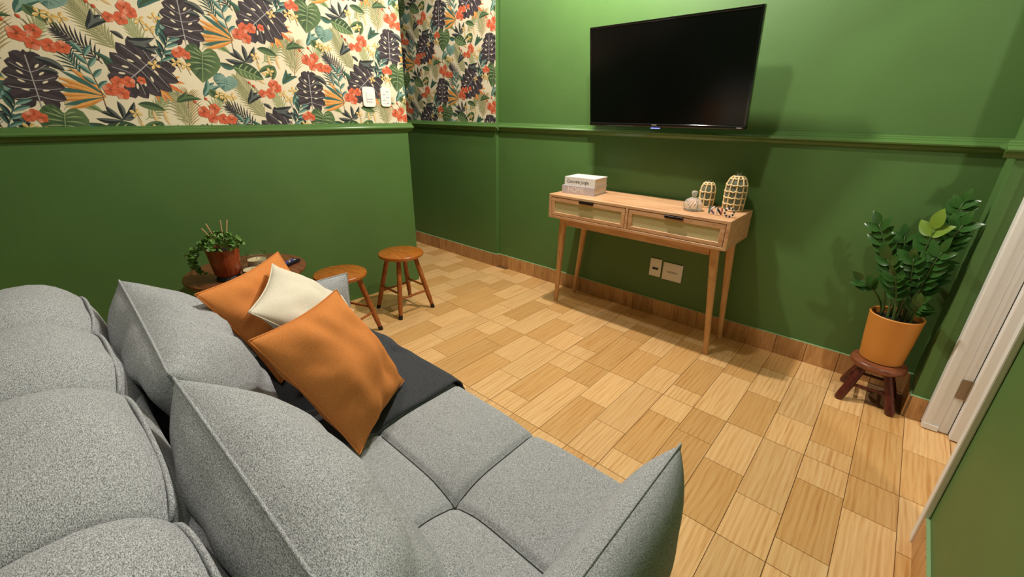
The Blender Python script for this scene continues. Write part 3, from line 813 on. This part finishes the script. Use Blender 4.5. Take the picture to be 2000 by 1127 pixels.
# books
def book(name, label, x0, x1, y0, y1, z0, z1, mat, ang, title, tmat, tsize, sx=1.0):
    cx, cy = (x0+x1)/2, (y0+y1)/2
    b = thing(name, label, 'book', (cx, cy, z0), None); b.rotation_euler.z = ang
    hw, hd, h = (x1-x0)/2, (y1-y0)/2, z1-z0
    bm = NB(); box(bm, -hw, hw, -hd, hd, 0, .003); box(bm, -hw, hw, -hd, hd, h-.003, h); box(bm, -hw, hw, -hd, -hd+.003, .003, h-.003)
    obj('cover', bm, mat, b)
    obj('pages', B(-hw+.004, hw-.004, -hd+.003, hd-.004, .003, h-.003), 'paper', b)
    text_mesh('title_print', title, tsize, tmat, b, (-hw*.12, -hd-.0003, h/2), (PI/2, 0, 0), .0003, sx)
    return b
book('coffee_table_book', 'thick lilac-grey book titled HOME, lower of the two on the console table', -1.652, -1.420, 2.338, 2.520, .797, .848, 'book_lilac', math.radians(5), 'HOME', 'pale_ink', .046, .92)
book('coffee_table_book', 'white book titled Concrete Jungle on top of the lilac book', -1.638, -1.420, 2.345, 2.515, .8485, .902, 'book_white', math.radians(4), 'Concrete Jungle', 'ink', .030, .80)

# bottles
def wicker_bottle(label, x, y, z, R, H, ribs, rings, glass):
    t = thing('wicker_bottle', label, 'bottle', (x, y, z))
    prof = [(R*.80, 0), (R*.86, H*.04), (R*.90, H*.25), (R*.92, H*.5), (R*.88, H*.68), (R*.66, H*.82), (R*.30, H*.90), (R*.22, H*.93), (R*.24, H*.965)]
    obj('glass_body', lathe(NB(), prof, n=28), glass, t, smooth=50)
    obj('stopper', lathe(NB(), [(R*.15, H*.94), (R*.2, H*.965), (R*.28, H*.985), (R*.26, H*1.02), (0, H*1.035)], n=16), 'glass', t, smooth=50)
    def rad(q):
        for (r0, z0), (r1, z1) in zip(prof, prof[1:]):
            if z0 <= q*H <= z1: return r0+(r1-r0)*(q*H-z0)/(z1-z0)
        return prof[-1][0]
    bm = NB()
    for k in range(ribs):
        a = 2*PI*k/ribs
        tube(bm, [((rad(q)+.003)*math.cos(a), (rad(q)+.003)*math.sin(a), q*H+.002) for q in [i/14*.88 for i in range(15)]], .0040, 6)
    for i in range(rings):
        q = .03+.80*i/(rings-1)
        r = rad(q)+.004
        tube(bm, [(r*math.cos(2*PI*k/32), r*math.sin(2*PI*k/32), q*H+.003*math.cos(ribs*2*PI*k/32)) for k in range(32)], .0036, 6, True)
    r = rad(.88)+.004
    tube(bm, [(r*math.cos(2*PI*k/24), r*math.sin(2*PI*k/24), .88*H) for k in range(24)], .005, 6, True)
    obj('wicker_cage', bm, 'wicker', t, smooth=True)
wicker_bottle('tall bottle in an open wicker cage on the console table', -.655, 2.540, .797, .055, .205, 10, 6, 'glass_green')
wicker_bottle('small bottle in an open wicker cage on the console table', -.800, 2.545, .797, .040, .150, 8, 4, 'glass_green')
def cut_bottle(x, y, z):
    t = thing('cut_glass_bottle', 'low round cut-glass bottle with a glass stopper', 'bottle', (x, y, z))
    bm = NB(); n = 36
    prof = [(.040, 0), (.046, .006), (.047, .028), (.045, .040), (.036, .056), (.020, .066), (.011, .070), (.010, .078), (.014, .081)]
    rings = []
    for i, (r, zz) in enumerate(prof):
        rings.append([bm.verts.new(((r*(1+(.05 if (k+i) % 2 else -.03)*(1 if i < 6 else 0)))*math.cos(2*PI*k/n), (r*(1+(.05 if (k+i) % 2 else -.03)*(1 if i < 6 else 0)))*math.sin(2*PI*k/n), zz)) for k in range(n)])
    for a, b in zip(rings, rings[1:]):
        for k in range(n): bm.faces.new([a[k], a[(k+1) % n], b[(k+1) % n], b[k]])
    bm.faces.new(rings[0][::-1]); bm.faces.new(rings[-1])
    obj('glass_body', bm, 'cut_glass', t)
    obj('stopper', lathe(NB(), [(.009, .0815), (.014, .085), (.017, .093), (.014, .102), (0, .106)], n=12), 'cut_glass', t)
cut_bottle(-.815, 2.385, .797)
# small letter ornaments
def letter(label, pts, r, loc, rot, mats, closed=False):
    t = thing('letter_ornament', label, 'ornament', loc, None); t.rotation_euler.z = rot
    n = len(mats)
    for k, m_ in enumerate(mats):
        seg = pts[k] if not closed else pts[k*len(pts)//n:(k+1)*len(pts)//n+1]
        if closed and k == n-1: seg = seg+[pts[0]]
        obj('stroke', tube(NB(), seg, r, 8), m_, t, smooth=40)
    return t
letter('small teal and purple letter ornament beside the cut-glass bottle', [[(-.010, 0, .005), (-.010, 0, .040)], [(-.008, 0, .02), (.012, 0, .040)], [(-.004, 0, .022), (.014, 0, .005)]], .0048, (-.705, 2.355, .797), .35, ['enamel_teal', 'enamel_white', 'enamel_purple'])
letter('small pink and dark letter ornament between two other letters', [[(-.012, 0, .005), (-.012, 0, .040)], [(-.012, 0, .038), (.012, 0, .007)], [(.012, 0, .005), (.012, 0, .040)]], .0048, (-.664, 2.345, .797), .35, ['enamel_white', 'stripe_black', 'enamel_pink'])
ring = [(.021*math.cos(PI*2*k/48), 0, .026+.021*math.sin(PI*2*k/48)) for k in range(48)]
letter('black and white striped round letter ornament', ring, .0048, (-.612, 2.335, .797), .35, ['stripe_black', 'enamel_white']*8, True)

# ------------------------------------------------------------------ television
def television():
    W, Hh = .905, .527
    t = thing('television', 'large black flat television tilted forward on the green wall', 'television', (-1.101, 2.424, 1.470))
    t.rotation_euler = (math.radians(8.4), 0, math.radians(-1.2))
    obj('housing', B(-W/2, W/2, 0, .030, -Hh/2, Hh/2, bev=.004), 'tv_body', t, smooth=40)
    obj('rear_cover', B(-W*.36, W*.36, .030, .062, -Hh*.40, Hh*.30, bev=.012), 'tv_body', t, smooth=40)
    bz = NB(); b = .010
    box(bz, -W/2, W/2, -.004, .002, Hh/2-b, Hh/2, bev=.0015, seg=1); box(bz, -W/2, -W/2+b, -.004, .002, -Hh/2+.022, Hh/2-b); box(bz, W/2-b, W/2, -.004, .002, -Hh/2+.022, Hh/2-b)
    obj('bezel', bz, 'tv_body', t)
    obj('screen', B(-W/2+b, W/2-b, -.0015, .001, -Hh/2+.022, Hh/2-b), 'tv_screen', t)
    obj('lower_bezel', tube(NB(), [(-W/2, .002, -Hh/2+.011), (W/2, .002, -Hh/2+.011)], .011, 20), 'tv_body', t, smooth=40)
    obj('edge_strip', B(W/2-.0005, W/2+.0012, -.002, .006, -Hh/2+.02, Hh/2), 'tv_edge', t)
    obj('logo_print', B(-.040, -.010, -.0096, -.009, -Hh/2+.0125, -Hh/2+.0165), 'silver_print', t)
    obj('side_print', B(W/2-.040, W/2-.015, -.0096, -.009, -Hh/2+.0095, -Hh/2+.0125), 'silver_print', t)
    obj('standby_light', B(-.045, .008, -.0075, .0, -Hh/2-.0055, -Hh/2-.002), 'led', t)
    obj('wall_bracket', B(-.20, .20, .062, .12, -.10, .12), 'black_metal', t)
television()
obj_b = tag(obj('wall_mount', B(-1.30, -.90, 2.60, YB, 1.40, 1.62, bev=.004), 'black_metal'), 'black steel mounting plate behind the television', 'bracket')

# ------------------------------------------------------------------ wall plates
def plate(name, label, lo, hi, cat='outlet'):
    t = obj(name, B(*lo, bev=hi), 'white_plastic', None, smooth=40); return tag(t, label, cat)
p1 = plate('wall_plate', 'narrow white cover plate with a dark slot under the console table', (-1.115, -1.037, YB-.010, YB, .275, .396), .003)
obj('slot', B(-1.095, -1.055, YB-.0112, YB-.0098, .322, .338), 'ink', p1)
p2 = plate('wall_plate', 'square white blank cover plate with fine print under the console table', (-1.025, -.896, YB-.010, YB, .270, .388), .003)
for k, (z, a) in enumerate(((.331, .034), (.324, .030))):
    bm = NB(); x = -.960-a
    r_ = random.Random(k)
    while x < -.960+a:
        w_ = r_.uniform(.002, .006); box(bm, x, x+w_, YB-.0106, YB-.0099, z-.0018, z+.0018); x += w_+r_.uniform(.001, .003)
    obj('fine_print', bm, 'ink', p2)
def rounded_plate(name, label, y0, y1, z0, z1, cat):
    bm = B(XL+.001, XL+.012, y0, y1, z0, z1)
    es = [e for e in bm.edges if abs(e.verts[0].co.x-e.verts[1].co.x) > .005]
    bmesh.ops.bevel(bm, geom=es, offset=.020, segments=5, affect='EDGES', profile=.5)
    return tag(obj(name, bm, 'white_plastic', None, smooth=40), label, cat)
q1 = rounded_plate('light_switch', 'white light switch plate on the jungle wallpaper', 1.615, 1.705, 1.305, 1.425, 'switch')
obj('rocker', B(XL+.010, XL+.016, 1.640, 1.682, 1.335, 1.395, bev=.002), 'white_plastic', q1)
obj('rocker_gap', B(XL+.0155, XL+.0165, 1.641, 1.681, 1.349, 1.3515), 'ink', q1)
q2 = rounded_plate('fan_remote', 'white wall remote with rows of small buttons on the jungle wallpaper', 1.748, 1.824, 1.308, 1.426, 'remote')
for i in range(5):
    for j in range(2):
        obj('button', B(XL+.011, XL+.0135, 1.763+j*.026, 1.783+j*.026, 1.325+i*.018, 1.333+i*.018, bev=.001, seg=1), MT['silver_print'] if (i+j) % 2 else MT['white_plastic'], q2)

# ------------------------------------------------------------------ stools
def stool(label, x, y, rot, H=.41, R=.148, spread=.19, rleg=.015):
    t = thing('wooden_stool', label, 'stool', (x, y, 0), None); t.rotation_euler.z = rot
    obj('seat', lathe(NB(), [(R*.93, H-.026), (R*.99, H-.020), (R, H-.010), (R*.985, H-.003), (R*.95, H), (0, H)], n=48), 'honey', t, smooth=50)
    def legpt(k, z):
        a = PI/4+k*PI/2; r = spread-(spread-R*.60)*(z/(H-.026)); return Vector((r*math.cos(a), r*math.sin(a), z))
    for k in range(4):
        zs = [.022, .04, .07, .075, .08, .13, .155, .16, .165, .21, .24, .245, .25, .30, .34, H-.026]
        rs = [.8, .9, 1.0, 1.12, 1.0, 1.1, 1.0, 1.16, 1.0, 1.12, 1.02, 1.16, 1.02, 1.1, 1.0, .95]
        lg = obj('leg', tube(NB(), [legpt(k, z*(H/.41)) if i < 15 else legpt(k, z) for i, z in enumerate(zs)], [rleg*r for r in rs], 12), 'honey_leg', t, smooth=60)
        obj('rubber_foot', tube(NB(), [legpt(k, 0.0), legpt(k, .026)], rleg*.92, 12), 'rubber', lg, smooth=50)
    for k in range(4):
        z = .13 if k % 2 else .165
        obj('stretcher', tube(NB(), [legpt(k, z), legpt((k+1) % 4, z)], .0075, 10), 'honey_leg', t, smooth=50)
    return t
stool('round honey-coloured wooden stool at the free end of the green wall', -2.378, 1.548, .0)
stool('round honey-coloured wooden stool between the sofa arm and another stool', -2.295, 1.075, .35)
# small stool under the plant
def low_stool(x, y):
    H, R = .215, .108
    t = thing('low_stool', 'low dark mahogany stool with chunky legs carrying the ochre pot', 'stool', (x, y, 0))
    obj('seat', lathe(NB(), [(R*.90, H-.034), (R*.99, H-.026), (R, H-.014), (R*.97, H-.004), (R*.9, H), (0, H)], n=40), 'mahogany_top', t, smooth=50)
    def lp(k, z): a = PI/4+k*PI/2; r = .140-(.140-.062)*z/(H-.034); return (r*math.cos(a), r*math.sin(a), z)
    for k in range(4):
        obj('leg', tube(NB(), [lp(k, z) for z in (0, .008, .03, .08, .13, H-.034)], [.015, .0185, .020, .019, .017, .016], 14), 'mahogany', t, smooth=60)
    for k in (0, 2, 1, 3):
        z = .07 if k % 2 else .085
        obj('stretcher', tube(NB(), [lp(k, z), lp((k+1) % 4, z)], .007, 10), 'mahogany', t, smooth=50)
low_stool(.138, 2.468)

# ------------------------------------------------------------------ potted plant
POT = (.140, 2.485, .2155)
pp = thing('potted_plant', 'glossy green zamioculcas in an ochre clay pot on the low stool', 'plant', POT)
obj('pot', lathe(NB(), [(.074, 0), (.082, .004), (.090, .10), (.098, .215), (.1, .228), (.096, .232), (.091, .228), (.088, .20), (0, .20)], n=48, cap0=True), 'terracotta', pp, smooth=40)
obj('soil', lathe(NB(), [(.087, .201), (.05, .208), (0, .210)], n=24), 'soil', pp, smooth=True)
def leaf_mesh(L, W, mat):
    bm = NB(); n = 7; rows = []
    for i in range(n+1):
        q = i/n; h = W/2*math.sin(PI*q**.8)**.8 if 0 < i < n else .0004
        z = .10*L*math.sin(q*PI*.5)-.14*L*q*q
        rows.append([bm.verts.new((q*L, -h, z+.16*h)), bm.verts.new((q*L, 0, z-.05*h)), bm.verts.new((q*L, h, z+.16*h))])
    for a, b in zip(rows, rows[1:]):
        for k in range(2): bm.faces.new([a[k], b[k], b[k+1], a[k+1]])
    me = bpy.data.meshes.new('leaf'); bm.to_mesh(me); bm.free(); me.materials.append(MT[mat])
    for p in me.polygons: p.use_smooth = True
    return me
LM = [leaf_mesh(.058, .034, 'leaf'), leaf_mesh(.050, .030, 'leaf'), leaf_mesh(.066, .034, 'leaf'), leaf_mesh(.070, .042, 'leaf_light')]
rnd = random.Random(12)
STEMS = [  # base offset, tip (world), pairs, first fraction, light
    ((-.05, -.01), (-.030, 2.49, .835), 5, .58, 0), ((-.02, .02), (.070, 2.53, .790), 5, .52, 0), ((.02, .03), (.205, 2.50, .965), 8, .50, 0),
    ((.04, .00), (.225, 2.46, .880), 8, .46, 0), ((.0, -.03), (.150, 2.46, .850), 4, .62, 1), ((.03, -.03), (.195, 2.42, .770), 6, .45, 0),
    ((.05, -.04), (.200, 2.37, .560), 4, .45, 0), ((.01, .04), (.12, 2.56, .760), 5, .42, 0), ((-.03, -.04), (.04, 2.43, .700), 5, .45, 0),
    ((.02, -.02), (.12, 2.44, .720), 5, .42, 0), ((-.05, .03), (-.02, 2.46, .580), 2, .7, 0), ((.045, .03), (.205, 2.55, .800), 6, .42, 0), ((0, 0), (.10, 2.50, .680), 5, .4, 0),
    ((.03, .01), (.17, 2.48, .70), 5, .4, 0), ((-.01, -.05), (.08, 2.40, .64), 4, .45, 0), ((.05, .0), (.215, 2.47, .72), 5, .42, 0)]
for (ox, oy), tip, npair, f0, light in STEMS:
    b = Vector((ox, oy, .203)); tp = Vector(tip)-Vector(POT)
    mid = Vector((b.x*.6+tp.x*.25, b.y*.6+tp.y*.25, b.z+(tp.z-b.z)*.62))
    def Q(q): return b*(1-q)**2+mid*2*q*(1-q)+tp*q*q
    pts = [Q(i/14) for i in range(15)]
    st = obj('stem', tube(NB(), pts, [.0055-.0036*i/14 for i in range(15)], 7), 'stem', pp, smooth=True)
    for k in range(npair+1):
        q = f0+(1-f0)*k/npair; p = Q(min(q, 1)); d = (Q(min(1, q+.02))-Q(q-.02)).normalized()
        side = d.cross(Vector((-.66*.6, -.75*1.0, .25))).normalized()
        for sd in ((-1, 1) if k < npair else (0,)):
            o = place('leaf', LM[3 if light and k > 2 else rnd.randrange(3)], st, p)
            ax = (d*(.75 if sd else 1)+side*sd*.85+Vector((0, 0, .10))).normalized()
            up = (Vector((-.45, -.72, .55))+Vector((rnd.uniform(-.3, .3), rnd.uniform(-.3, .3), rnd.uniform(-.2, .2)))); up = (up-ax*up.dot(ax)).normalized()
            y = up.cross(ax); sc = rnd.uniform(1.0, 1.35)
            o.rotation_euler = Matrix(((ax.x, y.x, up.x), (ax.y, y.y, up.y), (ax.z, y.z, up.z))).to_euler()
            o.scale = (sc, sc, sc)

# ------------------------------------------------------------------ round side table and what stands on it
TX, TY, TZ = -2.455, .655, .50
rt = thing('side_table', 'round red-brown wooden side table between the sofa arm and the wall', 'table', (TX, TY, 0))
obj('table_top', lathe(NB(), [(.265, TZ-.022), (.278, TZ-.018), (.283, TZ-.009), (.280, TZ-.002), (.270, TZ), (0, TZ)], n=64), 'table_wood', rt, smooth=50)
for k in range(3):
    a = k*2*PI/3+.5
    obj('leg', tube(NB(), [(.22*math.cos(a), .22*math.sin(a), 0), (.16*math.cos(a), .16*math.sin(a), TZ-.022)], [.013, .019], 14), 'table_wood', rt, smooth=50)
sp = thing('potted_herb', 'small trailing green plant in a red-brown pot with four reed sticks', 'plant', (-2.375, .548, TZ))
obj('stand', lathe(NB(), [(.052, 0), (.056, .004), (.05, .018), (.046, .022)], n=24), 'rubber', sp, smooth=40)
obj('pot', lathe(NB(), [(.048, .022), (.056, .032), (.064, .09), (.070, .150), (.071, .158), (.067, .158), (.064, .145), (0, .145)], n=40), 'redpot', sp, smooth=40)
obj('soil', lathe(NB(), [(.064, .1455), (0, .150)], n=20), 'soil', sp)
fol = NB(); r2 = random.Random(3)
for k in range(430):
    a = r2.uniform(0, 2*PI)
    if k < 300: rr = .095*math.sqrt(r2.random()); c = Vector((rr*math.cos(a), rr*math.sin(a), .165+.055*(1-(rr/.1)**2)+r2.uniform(-.01, .02)))
    elif k < 380: # trailing down on the side away from the sofa cushions
        q = r2.random(); c = Vector((-.045+r2.uniform(-.03, .02), -.085-.03*math.sin(q*3)+r2.uniform(-.02, .01), .17-.13*q))
    else:
        q = r2.random(); c = Vector((.01+r2.uniform(-.01, .01), -.08-.075*q, .17-.02*q+.012*math.sin(q*8)))
    n1 = Vector((r2.uniform(-1, 1), r2.uniform(-1, 1), r2.uniform(.3, 1))).normalized(); u = n1.orthogonal().normalized(); v = n1.cross(u); s = r2.uniform(.006, .011)
    vs = [fol.verts.new(c+u*s*1.2*math.cos(t)+v*s*math.sin(t)) for t in [2*PI*i/6 for i in range(6)]]
    fol.faces.new(vs)
fo = obj('foliage', fol, 'smallleaf', sp); fo['kind'] = 'stuff'
for (x0, y0, x1, y1, z1) in ((-.01, -.005, .010, -.062, .268), (0, -.005, .005, -.040, .285), (.0, .01, .0, .022, .290), (.005, .018, .0, .050, .288)):
    obj('reed_stick', tube(NB(), [(x0, y0, .16), (x1, y1, z1)], .0028, 6), 'stick', sp)
def candle(label, x, y, R, H, wax):
    t = thing('glass_candle', label, 'candle', (x, y, TZ))
    obj('glass_jar', lathe(NB(), [(R*.82, .001), (R*.95, .006), (R, .02), (R, H*.7), (R*.96, H), (R*.90, H), (R*.94, H*.7), (R*.94, .022), (R*.86, .010), (0, .010)], n=32), 'glass', t, smooth=50)
    obj('wax', lathe(NB(), [(R*.84, .011), (R*.925, .024), (R*.925, wax), (0, wax)], n=28), 'wax', t, smooth=40)
    obj('wick', tube(NB(), [(0, 0, wax), (.001, 0, wax+.010)], .0012, 6), 'ink', t)
candle('cream candle in a short clear glass in front of another glass', -2.315, .640, .045, .062, .040)
candle('cream candle in a taller clear glass behind a shorter one', -2.435, .705, .048, .085, .050)
rc = thing('remote_control', 'small black remote with violet keys lying on the round table', 'remote', (-2.375, .845, TZ)); rc.rotation_euler.z = .5
obj('body', B(-.022, .022, -.055, .055, 0, .018, bev=.005), 'remote_black', rc, smooth=40)
for i in range(4):
    for j in range(2): obj('key', B(-.014+j*.016, -.004+j*.016, -.040+i*.02, -.028+i*.02, .0175, .020), 'remote_key' if (i+j) % 2 else 'silver_print', rc)

# ------------------------------------------------------------------ ceiling lamps
for x, y, W, r, cone, lab in LAMPS:
    t = thing('ceiling_spotlight', lab, 'lamp', (x, y, CEIL))
    obj('housing', lathe(NB(), [(.06, 0), (.06, -.05), (.055, -.055), (.050, -.050), (.046, -.012), (0, -.012)], n=24, cap0=True), 'white_plastic', t, smooth=40)
    ld = bpy.data.lights.new('lamp_light', 'SPOT' if cone else 'POINT'); ld.energy = W; ld.shadow_soft_size = r; ld.color = LAMP_COLOR
    if cone: ld.spot_size = math.radians(cone); ld.spot_blend = .25 if cone > 150 else .7
    lo = bpy.data.objects.new('lamp_light', ld); COL.objects.link(lo); lo.parent = t; lo.location = (0, 0, -.07)
